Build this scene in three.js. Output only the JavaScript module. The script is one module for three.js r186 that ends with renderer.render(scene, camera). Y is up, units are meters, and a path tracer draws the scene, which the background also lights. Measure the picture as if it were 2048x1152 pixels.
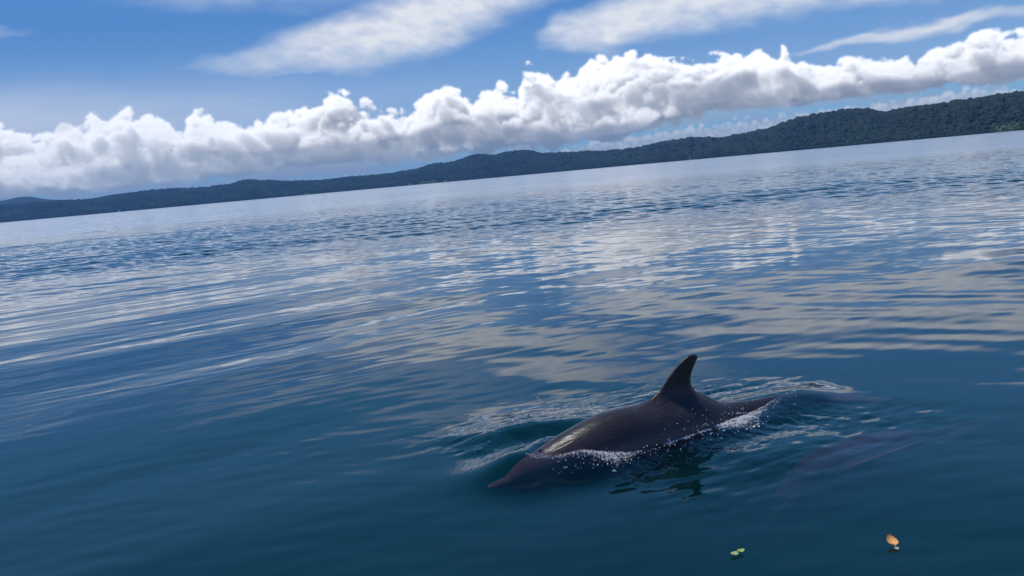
import * as THREE from 'three';
import { mergeVertices } from 'three/addons/utils/BufferGeometryUtils.js';

// ---------------------------------------------------------------- camera, sun, exposure
const D2R = Math.PI / 180, EYE = 1.6;
const scene = new THREE.Scene();
const camera = new THREE.PerspectiveCamera(37.353, 16 / 9, 0.1, 30000);
camera.position.set(0, EYE, 0);
camera.rotation.order = 'YXZ';
camera.rotation.set(-7.476 * D2R, 0, -5.217 * D2R);
const renderer = new THREE.WebGLRenderer();
renderer.setSize(1024, 576);
renderer.toneMapping = THREE.LinearToneMapping;
renderer.toneMappingExposure = 1.0;
renderer.shadowMap.enabled = true;

const SUN = new THREE.Vector3(-0.2, 0.9, -0.36).normalize();
const sun = new THREE.DirectionalLight(new THREE.Color(1, 0.95, 0.87), 2.6);
sun.position.copy(SUN).multiplyScalar(60);
sun.castShadow = true;
sun.shadow.radius = 8;
Object.assign(sun.shadow.camera, { left: -30, right: 30, top: 30, bottom: -30, near: 1, far: 150 });
scene.add(sun, sun.target);
scene.fog = new THREE.FogExp2(new THREE.Color(0.17, 0.47, 0.95), 0.000085);

// ---------------------------------------------------------------- noise helpers
let seed = 12345;
const rnd = () => { seed = (seed + 0x6d2b79f5) | 0; let t = Math.imul(seed ^ (seed >>> 15), 1 | seed); t = (t + Math.imul(t ^ (t >>> 7), 61 | t)) ^ t; return ((t ^ (t >>> 14)) >>> 0) / 4294967296; };
const gauss = () => (rnd() + rnd() + rnd() + rnd() - 2) * 1.73;
const PERM = new Uint8Array(512);
{ const p = [...Array(256).keys()]; for (let i = 255; i > 0; i--) { const j = Math.floor(rnd() * (i + 1)); [p[i], p[j]] = [p[j], p[i]]; } for (let i = 0; i < 512; i++) PERM[i] = p[i & 255]; }
const GX = new Float32Array(256), GY = new Float32Array(256), GZ = new Float32Array(256);
for (let i = 0; i < 256; i++) { const z = rnd() * 2 - 1, a = rnd() * 6.2832, r = Math.sqrt(1 - z * z); GX[i] = r * Math.cos(a); GY[i] = r * Math.sin(a); GZ[i] = z; }
function perlin(x, y, z) {
  const fx = Math.floor(x), fy = Math.floor(y), fz = Math.floor(z);
  x -= fx; y -= fy; z -= fz;
  const X = fx & 255, Y = fy & 255, Z = fz & 255;
  const u = x * x * x * (x * (x * 6 - 15) + 10), v = y * y * y * (y * (y * 6 - 15) + 10), w = z * z * z * (z * (z * 6 - 15) + 10);
  const A = PERM[X] + Y, B = PERM[X + 1] + Y, AA = PERM[A] + Z, AB = PERM[A + 1] + Z, BA = PERM[B] + Z, BB = PERM[B + 1] + Z;
  const g = (h, a, b, c) => { const i = PERM[h]; return GX[i] * a + GY[i] * b + GZ[i] * c; };
  const x1 = x - 1, y1 = y - 1, z1 = z - 1;
  const a0 = g(AA, x, y, z), a1 = g(BA, x1, y, z), b0 = g(AB, x, y1, z), b1 = g(BB, x1, y1, z);
  const c0 = g(AA + 1, x, y, z1), c1 = g(BA + 1, x1, y, z1), d0 = g(AB + 1, x, y1, z1), d1 = g(BB + 1, x1, y1, z1);
  const p = a0 + u * (a1 - a0), q = b0 + u * (b1 - b0), r = c0 + u * (c1 - c0), s = d0 + u * (d1 - d0);
  const m = p + v * (q - p), n = r + v * (s - r);
  return (m + w * (n - m)) * 1.5;
}
const fbm = (x, y, z, o) => { let s = 0, a = 0.5; for (let i = 0; i < o; i++) { s += a * perlin(x, y, z); a *= 0.5; x = x * 2.03 + 11.3; y = y * 2.03 + 5.1; z = z * 2.03 + 7.7; } return s; };
const billow = (x, y, z, o) => { let s = 0, a = 0.5; for (let i = 0; i < o; i++) { s += a * (2.6 * Math.abs(perlin(x, y, z)) - 0.1); a *= 0.52; x = x * 2.13 + 3.7; y = y * 2.13 + 9.2; z = z * 2.13 + 1.9; } return s; };
const clamp = (x, a = 0, b = 1) => (x < a ? a : x > b ? b : x);
const sstep = (a, b, x) => { x = clamp((x - a) / (b - a)); return x * x * (3 - 2 * x); };
const lerp = (a, b, t) => a + (b - a) * t;
function pw(list, x) {   // piecewise linear through [x0, y0, x1, y1, ...]
  const n = list.length;
  if (x <= list[0]) return list[1];
  for (let i = 2; i < n; i += 2) if (x < list[i]) { const t = (x - list[i - 2]) / (list[i] - list[i - 2]); return lerp(list[i - 1], list[i + 1], t); }
  return list[n - 1];
}
const s2l = (c) => { c /= 255; return c <= 0.04045 ? c / 12.92 : Math.pow((c + 0.055) / 1.055, 2.4); };
const lin = (r, g, b) => [s2l(r), s2l(g), s2l(b)];

// ---------------------------------------------------------------- sky: blue air, cumulus bank, high streaks
// bank of cumulus: azimuth, elevation in degrees (0 = north, the way the lens looks)
const TOPS1 = [-30, 5.5, -29, 4.75, -28, 4.6, -26.3, 5.4, -25.3, 4.7, -24.4, 5.4, -22.7, 5.75, -21.9, 5.2, -20.6, 5.25, -19.7, 4.9, -19.1, 5.65, -18.4, 5.6, -17.6, 4.8, -15.8, 4.6, -13.9, 4.95, -12.5, 4.9, -11.5, 5.4, -11, 6, -10.2, 6.2, -9.4, 5.6, -8.2, 5.2, -7, 4.7, -5.8, 4.35, -4.9, 5.3, -3.9, 6, -2.9, 5.9, -1.6, 5.1, -0.6, 5.55, 0.4, 5.5];
const TOPS2 = [0.4, 5.5, 1.5, 4.8, 2, 6.3, 3, 6.5, 3.9, 6, 5.4, 5.7, 6.5, 6.4, 8.7, 6.8, 10, 7, 11.2, 6.4, 13.4, 5.8, 15, 6.25, 15.9, 5.95, 16.8, 5.9, 17.8, 5.6, 18.6, 6.2, 19.4, 5.4, 20.9, 4.8, 22.3, 5.35, 23.6, 4.9, 25, 4.6, 26, 4.6, 27.2, 5.1, 28.3, 5.5, 30, 5.65, 31.4, 5.3];
const BOTS = [-30, 1.5, -24, 1.5, -19, 1.8, -15.6, 1.75, -13, 2.05, -5.6, 1.9, -3, 2.05, 0, 2.2, 3.4, 1.95, 8.3, 2.15, 11, 2.7, 14, 3.1, 19, 2.9, 31, 3.0];
const ring = (az, k, s) => { const a = az * D2R; return perlin(Math.cos(a) * k + s, Math.sin(a) * k + s, s * 1.7); };
function topAt(az) {
  const far = 5.1 + 1.6 * ring(az, 5, 3.1) + 1.2 * ring(az, 14, 8.4);
  const near = az < 0.4 ? pw(TOPS1, az) : pw(TOPS2, az);
  return lerp(near, far, sstep(30, 35, Math.abs(az)));
}
const botAt = (az) => lerp(pw(BOTS, az), 2.2 + 0.8 * ring(az, 3, 12.2), sstep(30, 40, Math.abs(az)));
const HZ = [0, 2, 4, 7, 11, 16, 25, 45, 90].map((e, i) => [e, lin(...[[160, 196, 224], [144, 192, 226], [136, 180, 225], [110, 160, 217], [88, 140, 206], [86, 147, 210], [66, 127, 190], [38, 84, 152], [27, 64, 136]][i])]);
function air(el) {
  for (let i = 1; i < HZ.length; i++) if (el <= HZ[i][0]) { const t = (el - HZ[i - 1][0]) / (HZ[i][0] - HZ[i - 1][0]); return [0, 1, 2].map((c) => lerp(HZ[i - 1][1][c], HZ[i][1][c], t)); }
  return HZ[HZ.length - 1][1].slice();
}
// streaks of high cloud: spine az, el, half width, opacity
const STREAKS = [
  [[-20, 8.3, 0.3, 0], [-14, 8.9, 0.9, 0.55], [-10.5, 9.4, 1.5, 0.85], [-7, 9.9, 1.8, 1], [-2.5, 11, 1.7, 1], [3, 12.3, 1.6, 0.9], [9, 13.9, 1.3, 0.4], [16, 15.5, 1.6, 0]],
  [[2.5, 8.5, 0.25, 0], [5, 8.9, 0.85, 0.75], [8, 9.0, 1.35, 1], [12, 9.7, 1.7, 1], [18, 10.2, 1.75, 1], [25, 10, 1.75, 1], [32, 10.2, 1.6, 0.9], [42, 11, 1.4, 0.5], [52, 13, 1.5, 0]],
  [[18, 5.7, 0.15, 0], [20.5, 5.85, 0.3, 0.6], [25, 6.0, 0.45, 0.9], [29, 6.25, 0.42, 0.8], [35, 6.7, 0.3, 0]],
  [[-16, 7.6, 0.12, 0], [-12, 7.8, 0.22, 0.28], [-9.5, 8.2, 0.15, 0]],
  [[-24, 12.5, 0.6, 0], [-16, 12.8, 1.3, 0.35], [-8, 13.6, 1.5, 0.4], [2, 15, 1.2, 0]],
  [[-33, 10.4, 0.2, 0.2], [-29, 10.6, 0.3, 0.25], [-26, 10.8, 0.1, 0]],
];
function streak(az, el) {
  if (el < 5 || el > 19) return 0;
  const wx = az + 2.2 * fbm(az * 0.25, el * 0.5, 4.2, 4), wy = el + 1.25 * fbm(az * 0.2 + 9, el * 0.55, 7.7, 5);
  let a = 0;
  for (const s of STREAKS) for (let i = 1; i < s.length; i++) {
    const [x0, y0, w0, o0] = s[i - 1], [x1, y1, w1, o1] = s[i], dx = x1 - x0, dy = y1 - y0;
    const t = clamp(((wx - x0) * dx + (wy - y0) * dy) / (dx * dx + dy * dy));
    const d = Math.hypot(wx - x0 - t * dx, wy - y0 - t * dy) / lerp(w0, w1, t);
    if (d < 1.5) a = Math.max(a, (1 - sstep(0.25, 1.5, d)) * lerp(o0, o1, t));
  }
  return a;
}
const CL = new THREE.Vector3(-0.3, 0.78, 0.55).normalize();      // the sun as the bank sees it: above, and from the viewer's side
const B0 = lin(100, 150, 210);
function cloudDensity(x, y, z, top, bot, fine) {
  const az2 = Math.abs(z), t = top - 0.42 * Math.pow(az2, 1.4);
  const e = Math.min((t - y) * 0.95, (y - bot) * 1.5 + 0.1, 1.05 - 0.3 * az2 * az2) + 0.75 * perlin(x * 0.42, y * 0.62, z * 0.6 + 5) - 0.06;
  if (e < -0.6) return 0;
  const b = billow(x * 0.5, y * 0.66, z * 0.55, fine) - 0.52;
  const hh = clamp((y - bot) / (top - bot + 0.01)), d = e + b * lerp(0.8, 1.15, hh) + 0.06;
  return d <= 0 ? 0 : Math.min(1, d * lerp(2.8, 7, hh));
}
function makeSky() {
  const W = 4096, H = 2048, data = new Float32Array(W * H * 4);
  const hi = lin(234, 238, 245), veil = lin(190, 205, 232), stratus = lin(172, 180, 204);
  const amb = [0.35, 0.395, 0.49], sunC = [1.08, 1.04, 0.99];
  const topC = new Float32Array(W + 64), botC = new Float32Array(W + 64);
  const azOf = (col) => { let a = ((col + 0.5) / W - 0.25) * 360; if (a > 180) a -= 360; return a; };
  for (let c = 0; c < W; c++) { topC[c] = topAt(azOf(c)); botC[c] = botAt(azOf(c)); }
  const tb = (az, arr) => { const f = ((az / 360 + 0.25 + 2) % 1) * W - 0.5, i = Math.floor(f), t = f - i; return lerp(arr[(i + W) % W], arr[(i + 1) % W], t); };
  for (let row = 0; row < H; row++) {
    const el = ((row + 0.5) / H - 0.5) * 180;
    const clear = air(Math.max(el, 0));
    for (let col = 0; col < W; col++) {
      const o = (row * W + col) * 4;
      data[o + 3] = 1;
      if (el < -0.2) { data[o] = clear[0]; data[o + 1] = clear[1]; data[o + 2] = clear[2]; continue; }
      const az = azOf(col), inView = Math.abs(az) < 42, seam = Math.abs(az) > 178 ? (180 - Math.abs(az)) / 2 : 1;
      let r = clear[0], g = clear[1], b = clear[2];
      const over = (c, a) => { r += (c[0] - r) * a; g += (c[1] - g) * a; b += (c[2] - b) * a; };
      // thin milky veil low over the bank
      const v = (0.95 * Math.exp(-(((az + 28) / 16) ** 2) - ((el - 5.6) / 1.9) ** 2) + 0.16 * Math.exp(-(((el - 5.5) / 2.5) ** 2))) * (0.8 + 0.5 * fbm(az * 0.12, el * 0.5, 2.2, 3));
      if (v > 0.004) over(veil, clamp(v));
      // high thin streaks all round, and the ones drawn above
      if (el > 5 && el < 80) {
        let a = 0;
        if (inView || Math.abs(az) < 56) a = streak(az, el);
        const x = Math.sin(az * D2R) / Math.tan(el * D2R), z = Math.cos(az * D2R) / Math.tan(el * D2R);
        const f = fbm(x * 0.7 + 3, z * 1.9, 6.6, 5);
        const thr = 0.2 + 0.32 * sstep(70, 45, Math.abs(az)) * sstep(48, 34, el);
        a = Math.max(a, 0.55 * sstep(thr - 0.05, thr + 0.4, f + 0.05));
        if (a > 0.004) { const tex = 0.82 + 0.5 * fbm(az * 0.9 + el * 0.8, el * 2.1 - az * 0.25, 1.5, 4); over(hi, clamp(a * clamp(tex + 0.08, 0.3, 1.2), 0, 0.96)); }
      }
      // low grey streaks under the bank
      if (el < 3.6) {
        const f = fbm(az * 0.16, el * 2.1, 5.5, 4) + 0.12 - 0.05 * Math.abs(el - 1.6);
        const a = 0.75 * sstep(0.0, 0.3, f) * sstep(0.1, 0.7, el) * (az < 4 ? 1 : 0.6);
        if (a > 0.004) over(stratus, a);
        // a far row of small cumulus
        const t2 = pw([-34, 0.9, -8, 0.9, 3, 1.4, 6, 1.75, 11, 2.1, 18, 2.25, 24, 2.4, 30, 2.75, 34, 1.4], az);
        const bb = billow(az * 1.7, el * 2.3, 3.3, 4) - 0.52;
        const s2 = sstep(0, 0.22, t2 - el + 0.5 * bb - 0.06);
        if (s2 > 0.004) { const w = clamp(0.55 + 0.9 * bb + 0.35 * sstep(0.5, 0, t2 - el)); over([lerp(0.4, 0.8, w), lerp(0.48, 0.84, w), lerp(0.62, 0.9, w)], s2 * 0.8); }
      }
      // the bank itself, marched through
      if (el > 0.6 && el < 8.6) {
        const top = topC[col], bot = botC[col];
        if (el < top + 0.9 && el > bot - 0.9) {
          const step = inView ? 0.085 : 0.14, fine = inView ? 5 : 4;
          let T = 1, cr = 0, cg = 0, cb = 0;
          const jit = (((col * 73856093) ^ (row * 19349663)) >>> 0) % 97 / 97;
          for (let z = 1.75 - jit * step; z > -1.75 && T > 0.02; z -= step) {
            const d = cloudDensity(az, el, z, top, bot, fine);
            if (d <= 0) continue;
            let tau = 0;
            for (let k = 1; k <= 5; k++) {
              const q = 0.13 * k * (1 + 0.18 * k), xx = az + CL.x * q;
              tau += cloudDensity(xx, el + CL.y * q, z + CL.z * q, tb(xx, topC), tb(xx, botC), 3) * 0.13 * (1 + 0.36 * k);
            }
            const hgt = clamp((el - bot) / (top - bot + 0.01));
            const patch = sstep(-0.3, 0.3, 1.3 * perlin(az * 0.17, el * 0.55, z * 0.6 + 3) + 1.0 * (hgt - 0.36) + 0.16 * sstep(4, -4, az));
            const L = (0.5 * Math.exp(-tau * 4) + 0.42 * Math.exp(-tau * 0.8)) * lerp(0.3, 1, patch), A = 0.62 + 0.4 * hgt;
            const a = 1 - Math.exp(-d * 7.5 * step), k = T * a;
            cr += k * (sunC[0] * L + amb[0] * A); cg += k * (sunC[1] * L + amb[1] * A); cb += k * (sunC[2] * L + amb[2] * A);
            T *= 1 - a;
          }
          const hz = 0.06 + 0.26 * sstep(3.4, 1.2, el);      // distance in the air
          const m = 1 - T;
          cr = lerp(cr, B0[0] * 1.9 * m, hz * 0.9); cg = lerp(cg, B0[1] * 1.5 * m, hz * 0.9); cb = lerp(cb, B0[2] * 1.15 * m, hz * 0.9);
          const hv = 0.3 * sstep(-8, -24, az) * sstep(-60, -40, az) * m;      // milky air at the left
          cr = lerp(cr, veil[0] * 1.2 * m, hv); cg = lerp(cg, veil[1] * 1.2 * m, hv); cb = lerp(cb, veil[2] * 1.15 * m, hv);
          r = r * T + cr; g = g * T + cg; b = b * T + cb;
        }
      }
      if (el > 0.5 && el < 5) {   // flat grey scraps drawn across the foot of the bank
        const u = el - botC[col], f = fbm(az * 0.11 + 50, el * 1.5, 9.2, 5) + 0.06;
        const a = 0.42 * sstep(0.02, 0.32, f) * sstep(-1.0, -0.2, u) * sstep(1.7, 0.5, u);
        if (a > 0.004) over(f > 0.24 ? [0.43, 0.48, 0.6] : [0.5, 0.55, 0.67], a);
      }
      if (seam < 1) { const avg = 0; r = lerp(clear[0] * 1.15 + avg, r, seam); g = lerp(clear[1] * 1.12, g, seam); b = lerp(clear[2] * 1.08, b, seam); }
      data[o] = r; data[o + 1] = g; data[o + 2] = b;
    }
  }
  const t = new THREE.DataTexture(data, W, H, THREE.RGBAFormat, THREE.FloatType);
  t.mapping = THREE.EquirectangularReflectionMapping;
  t.magFilter = THREE.LinearFilter;
  t.needsUpdate = true;
  return t;
}
const sky = makeSky();
scene.background = sky;
scene.environment = sky;

// ---------------------------------------------------------------- tagging
function tag(o, label, category, group, kind) {
  o.userData = { label };
  if (category) o.userData.category = category;
  if (group) o.userData.group = group;
  if (kind) o.userData.kind = kind;
  return o;
}
const polar = (az, r, y = 0) => new THREE.Vector3(Math.sin(az * D2R) * r, y, -Math.cos(az * D2R) * r);

// ---------------------------------------------------------------- water
// dolphin frame: x runs from the nose back to the tail, z to its left flank
const DOL = new THREE.Vector3(-0.197, 0, -4.319), DTURN = 28.15 * D2R, DC = Math.cos(DTURN), DS = Math.sin(DTURN);
const toDolphin = (x, z) => { const dx = x - DOL.x, dz = z - DOL.z; return [dx * DC - dz * DS, dx * DS + dz * DC]; };
const WAVES = [];
function family(n, crest, spread, l0, l1, slope, id) {
  for (let i = 0; i < n; i++) {
    const lam = l0 * Math.pow(l1 / l0, (i + rnd()) / n), phi = (crest + gauss() * spread) * D2R, k = 2 * Math.PI / lam;
    WAVES.push({ kx: Math.sin(phi) * k, kz: Math.cos(phi) * k, lam, ph: rnd() * 6.2832, s: slope * Math.SQRT2 / Math.sqrt(n), k, id });
  }
}
family(16, 37, 11, 0.7, 5.5, 0.0155, 0);      // slow undulation, crests running away to the right
family(14, 30, 16, 0.16, 0.6, 0.011, 0);
family(16, -22, 13, 0.35, 2.0, 0.0145, 1);
family(12, -8, 22, 0.11, 0.34, 0.0075, 3);     // ripples of the wake
family(26, 5, 40, 0.25, 1.6, 0.11, 2);
family(16, 12, 34, 1.3, 3.4, 0.034, 2);      // breeze
const BOW = [[-0.33, -4.72], [-0.27, -4.83], [-0.16, -5.06], [0.035, -5.19], [0.32, -5.24], [0.62, -5.35], [0.95, -5.52]];
function wind(x, z) {
  const d = Math.hypot(x, z), q = fbm(x * 0.03, z * 0.07, 9.1, 3);
  const band = sstep(17, 27, d + 9 * q) * (1 - 0.5 * sstep(45, 75, d + 45 * q));
  return (0.03 + 0.97 * band) * clamp(0.8 + 0.8 * fbm(x * 0.05 + 4, z * 0.22, 3.3, 3), 0.25, 1.3);
}
const hump = (x, z, cx, cz, rot, sx, sz, amp, out) => {
  const c = Math.cos(rot), s = Math.sin(rot), dx = x - cx, dz = z - cz, u = (dx * c - dz * s) / sx, v = (dx * s + dz * c) / sz, e = u * u + v * v;
  if (e > 12) return;
  const g = amp * Math.exp(-0.5 * e);
  out[0] += g; out[1] += -g * (u / sx * c + v / sz * s); out[2] += -g * (-u / sx * s + v / sz * c);
};
function localWater(x, z) {   // what the animals do to the surface: height
  let h = 0;
  const [s, w] = toDolphin(x, z);
  if (s > -1.6 && s < 4.2 && Math.abs(w) < 2.4) {
    // bow wave on the far side of the head
    let best = 9, side = 0, at = 0;
    for (let i = 1; i < BOW.length; i++) {
      const [x0, z0] = BOW[i - 1], [x1, z1] = BOW[i], dx = x1 - x0, dz = z1 - z0, t = clamp(((x - x0) * dx + (z - z0) * dz) / (dx * dx + dz * dz));
      const ex = x - x0 - t * dx, ez = z - z0 - t * dz, d = Math.hypot(ex, ez);
      if (d < best) { best = d; side = dx * ez - dz * ex; at = (i - 1 + t) / (BOW.length - 1); }
    }
    const amp = 0.062 * sstep(0.0, 0.42, at) * (1 - 0.85 * sstep(0.4, 1, at)), inner = side > 0;
    h += amp * Math.exp(-0.5 * (best / (inner ? 0.1 : lerp(0.07, 0.3, sstep(0.12, 0.5, at)))) ** 2);
    const e3 = Math.exp(-0.5 * (best / 0.32) ** 2) * sstep(0.0, 0.2, at);
    if (e3 > 0.02 && !inner) h += e3 * (0.0045 * perlin(s * 6, w * 13, 3.3) + 0.0028 * perlin(s * 12, w * 27, 7.5));
    // water heaped over the head, and over the tail stock
    h += 0.115 * Math.exp(-0.5 * (((s - 0.21) / 0.16) ** 2 + ((w + 0.05) / 0.17) ** 2));
    h += (0.034 + 0.06 * Math.exp(-(((s - 0.45) / 0.24) ** 2))) * Math.exp(-0.5 * (((Math.abs(w) - 0.16) / 0.1) ** 2)) * sstep(0.2, 0.5, s) * (1 - sstep(1.7, 2.2, s));
    h += 0.055 * Math.exp(-0.5 * ((w / 0.15) ** 2)) * sstep(1.7, 2.1, s) * (1 - sstep(2.2, 2.7, s));
    const g2 = Math.exp(-0.5 * ((Math.abs(w) - (w > 0 ? 0.62 : 0.3)) / 0.3) ** 2) * sstep(w > 0 ? 0.3 : 1.2, w > 0 ? 0.8 : 1.7, s) * (1 - sstep(2.2, 2.9, s));
    if (g2 > 0.02) h += g2 * (0.0065 * perlin(s * 4.5, w * 9, 3.3) + 0.003 * perlin(s * 9, w * 19, 7.5));
    // thin lines on the inner face of the bow wave
    const e = Math.exp(-0.5 * (((s - 0.3) / 0.16) ** 2 + ((w + 0.27) / 0.11) ** 2));
    if (e > 0.02) h += 0.0022 * e * (Math.sin((w * 0.8 + s * 0.6) * 150 + 5 * perlin(s * 9, w * 9, 1)) + 0.7 * perlin(s * 30, w * 60, 2));
    // small ripples close to the flank, wake rings behind
    const f = Math.exp(-0.5 * ((w - 0.32) / 0.12) ** 2) * sstep(0.4, 0.7, s) * (1 - sstep(1.9, 2.5, s));
    if (f > 0.02) h += 0.006 * f * (perlin(s * 14, w * 16, 5.5) + 0.5 * perlin(s * 30, w * 34, 1.5));
  }
  return h;
}
const wOut = [0, 0, 0];
function water(x, z, spacing, out) {   // height, dh/dx, dh/dz
  const d = Math.hypot(x, z), wd = wind(x, z);
  const calm = 0.75 + 0.5 * perlin(x * 0.11, z * 0.13, 4.4);
  const near = toDolphin(x, z), lee = 1 - 0.5 * Math.exp(-(((near[0] - 1.1) / 1.3) ** 2) - ((near[1] - 0.5) / 0.7) ** 2);
  const gA = calm * lee * (0.55 + 0.45 * sstep(2.5, -2, x)) * sstep(2, 9, d + 2), gB = (1.5 - calm) * lee * sstep(-3, 2.5, x + 0.15 * d) * (0.5 + 0.5 * sstep(3, 8, d));
  const G = [gA, gB, wd, lee * sstep(8, 4.5, d)];
  let h = 0, hx = 0, hz = 0;
  for (let i = 0; i < WAVES.length; i++) {
    const q = WAVES[i], g = G[q.id];
    if (g < 0.02) continue;
    const p = q.kx * x + q.kz * z + q.ph, c = Math.cos(p) * q.s * g;
    hx += c * q.kx / q.k; hz += c * q.kz / q.k;
    if (q.lam > spacing * 2.2) h += Math.sin(p) * q.s * g / q.k;
  }
  out[0] = h; out[1] = hx; out[2] = hz;
  hump(x, z, 6.35, -10.3, 0.5, 0.9, 0.6, 0.05, out);      // swell raised by an animal under it, at the right
  hump(x, z, 1.33, -4.42, 0.5, 0.32, 0.16, 0.02, out);
  if (d < 9) {
    const e = 0.004, l = localWater(x, z);
    if (l || d < 8) { const a = localWater(x + e, z) - localWater(x - e, z), b = localWater(x, z + e) - localWater(x, z - e); out[0] += l; out[1] += a / (2 * e); out[2] += b / (2 * e); }
  }
}
const waterRoot = new THREE.Group();
waterRoot.name = 'water';
tag(waterRoot, 'calm blue bay water with gentle ripples reflecting the clouds', null, null, 'structure');
scene.add(waterRoot);
function sheet(radii, azs, name, material) {
  const R = radii.length, A = azs.length, n = R * A, pos = new Float32Array(n * 3), nor = new Float32Array(n * 3), uv = new Float32Array(n * 2), idx = new Uint32Array((R - 1) * A * 6);
  for (let i = 0, o = 0; i < R; i++) {
    const dr = i + 1 < R ? radii[i + 1] - radii[i] : radii[i] - radii[i - 1];
    for (let j = 0; j < A; j++, o += 3) {
      const ja = j + 1 < A ? azs[j + 1] - azs[j] : 1, edge = i === 0 || i === R - 1;
      const r = radii[i] + (edge ? 0 : (rnd() - 0.5) * 0.5 * dr), a = (azs[j] + (rnd() - 0.5) * 0.5 * Math.min(ja, 0.3)) * D2R;
      const x = Math.sin(a) * r, z = -Math.cos(a) * r;
      water(x, z, Math.max(dr, r * Math.min(ja, 0.14) * D2R), wOut);
      pos[o] = x; pos[o + 1] = wOut[0]; pos[o + 2] = z;
      const l = 1 / Math.hypot(1, wOut[1], wOut[2]);
      uv[o / 3 * 2] = (Math.min(r, 255) + 0.5) / 256; uv[o / 3 * 2 + 1] = 0.5;
      const fade = 1 - 0.25 * sstep(40, 110, r); wOut[1] *= fade; wOut[2] *= fade;
      nor[o] = -wOut[1] * l; nor[o + 1] = l; nor[o + 2] = -wOut[2] * l;
    }
  }
  for (let i = 0, o = 0; i + 1 < R; i++) for (let j = 0; j < A; j++) {
    const a = i * A + j, b = i * A + (j + 1) % A, c = a + A, d = b + A;
    idx[o++] = a; idx[o++] = b; idx[o++] = c; idx[o++] = b; idx[o++] = d; idx[o++] = c;
  }
  const g = new THREE.BufferGeometry();
  g.setAttribute('position', new THREE.BufferAttribute(pos, 3));
  g.setAttribute('normal', new THREE.BufferAttribute(nor, 3));
  g.setAttribute('uv', new THREE.BufferAttribute(uv, 2));
  g.setIndex(new THREE.BufferAttribute(idx, 1));
  const m = new THREE.Mesh(g, material);
  m.name = name; m.receiveShadow = true;
  waterRoot.add(m);
  return m;
}
const glossData = new Uint8Array(256 * 4);
for (let i = 0; i < 256; i++) { const r = i, q = 0.03 + 0.16 * sstep(25, 118, r); glossData.set([255, Math.round(q * 255), 255, 255], i * 4); }
const gloss = new THREE.DataTexture(glossData, 256, 1); gloss.magFilter = THREE.LinearFilter; gloss.needsUpdate = true;
const clearWater = new THREE.MeshPhysicalMaterial({ color: 0xffffff, transmission: 1, thickness: 0, roughness: 1, roughnessMap: gloss, ior: 1.48, metalness: 0 });
const farWater = new THREE.MeshPhysicalMaterial({ color: 0xffffff, transmission: 1, thickness: 0, roughness: 0.19, specularIntensity: 0.95, ior: 1.333, metalness: 0 });
const azFine = [];
for (let a = -40; a < 40; a += 0.12) azFine.push(a);
for (let a = 40; a < 320; a += 2.5) azFine.push(a);
const radNear = [0.02, 0.4];
for (let r = 0.8; r < 3.1; r *= 1.02) radNear.push(r);
for (let r = 3.12; r < 7.4; r += 0.018) radNear.push(r);
for (let r = 7.42; r < 13; r *= 1.0042) radNear.push(r);
for (let r = 13.05; r < 62; r *= 1.0029) radNear.push(r);
for (let r = 62.2; r < 120; r *= 1.005) radNear.push(r);
const SPLIT = 122;
radNear.push(SPLIT);
sheet(radNear, azFine, 'surface', clearWater);
const azMid = [];
for (let a = -40; a < 40; a += 0.2) azMid.push(a);
for (let a = 40; a < 320; a += 2.5) azMid.push(a);
const radFar = [SPLIT];
for (let r = SPLIT * 1.02; r < 9000; r *= 1.02) radFar.push(r);
sheet(radFar, azMid, 'surface', farWater);
// the water's own colour: veils of suspended matter below the surface, then the depth where sight ends
const BODY = new THREE.Color(0.0002, 0.039, 0.037);
[[-0.1, 0.24], [-0.18, 0.24], [-0.27, 0.24], [-0.36, 0.26], [-0.46, 0.28], [-0.6, 0.28]].forEach(([y, op]) => {
  const g = new THREE.CircleGeometry(45, 64).rotateX(-Math.PI / 2).translate(0, y, 0);
  const m = new THREE.Mesh(g, new THREE.MeshPhysicalMaterial({ color: BODY, roughness: 1, specularIntensity: 0, transparent: true, opacity: op }));
  m.name = 'murk'; waterRoot.add(m);
});
{
  const m = new THREE.Mesh(new THREE.CircleGeometry(9000, 96).rotateX(-Math.PI / 2).translate(0, -1.7, 0), new THREE.MeshPhysicalMaterial({ color: BODY, roughness: 1, specularIntensity: 0 }));
  m.name = 'depth'; waterRoot.add(m);
}

{ // the first veil follows the heaped water round the dolphin
  const nx = 130, nz = 90, pos = [], idx = [], col = [];
  for (let j = 0; j <= nz; j++) for (let i = 0; i <= nx; i++) {
    const s = -0.9 + i * 0.029, w = -1.2 + j * 0.026, x = DOL.x + s * DC + w * DS, z = DOL.z - s * DS + w * DC;
    pos.push(x, localWater(x, z) - 0.035, z);
    col.push(1, 1, 1, sstep(0, 0.3, Math.min(i / nx, 1 - i / nx)) * sstep(0, 0.3, Math.min(j / nz, 1 - j / nz)));
  }
  for (let j = 0; j < nz; j++) for (let i = 0; i < nx; i++) { const a = j * (nx + 1) + i, b = a + nx + 1; idx.push(a, b, a + 1, a + 1, b, b + 1); }
  const g = new THREE.BufferGeometry();
  g.setAttribute('position', new THREE.Float32BufferAttribute(pos, 3)); g.setIndex(idx); g.computeVertexNormals();
  g.setAttribute('color', new THREE.Float32BufferAttribute(col, 4));
  const m = new THREE.Mesh(g, new THREE.MeshPhysicalMaterial({ color: BODY, vertexColors: true, roughness: 1, specularIntensity: 0, transparent: true, opacity: 0.2 }));
  m.name = 'murk'; waterRoot.add(m);
}

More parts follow.
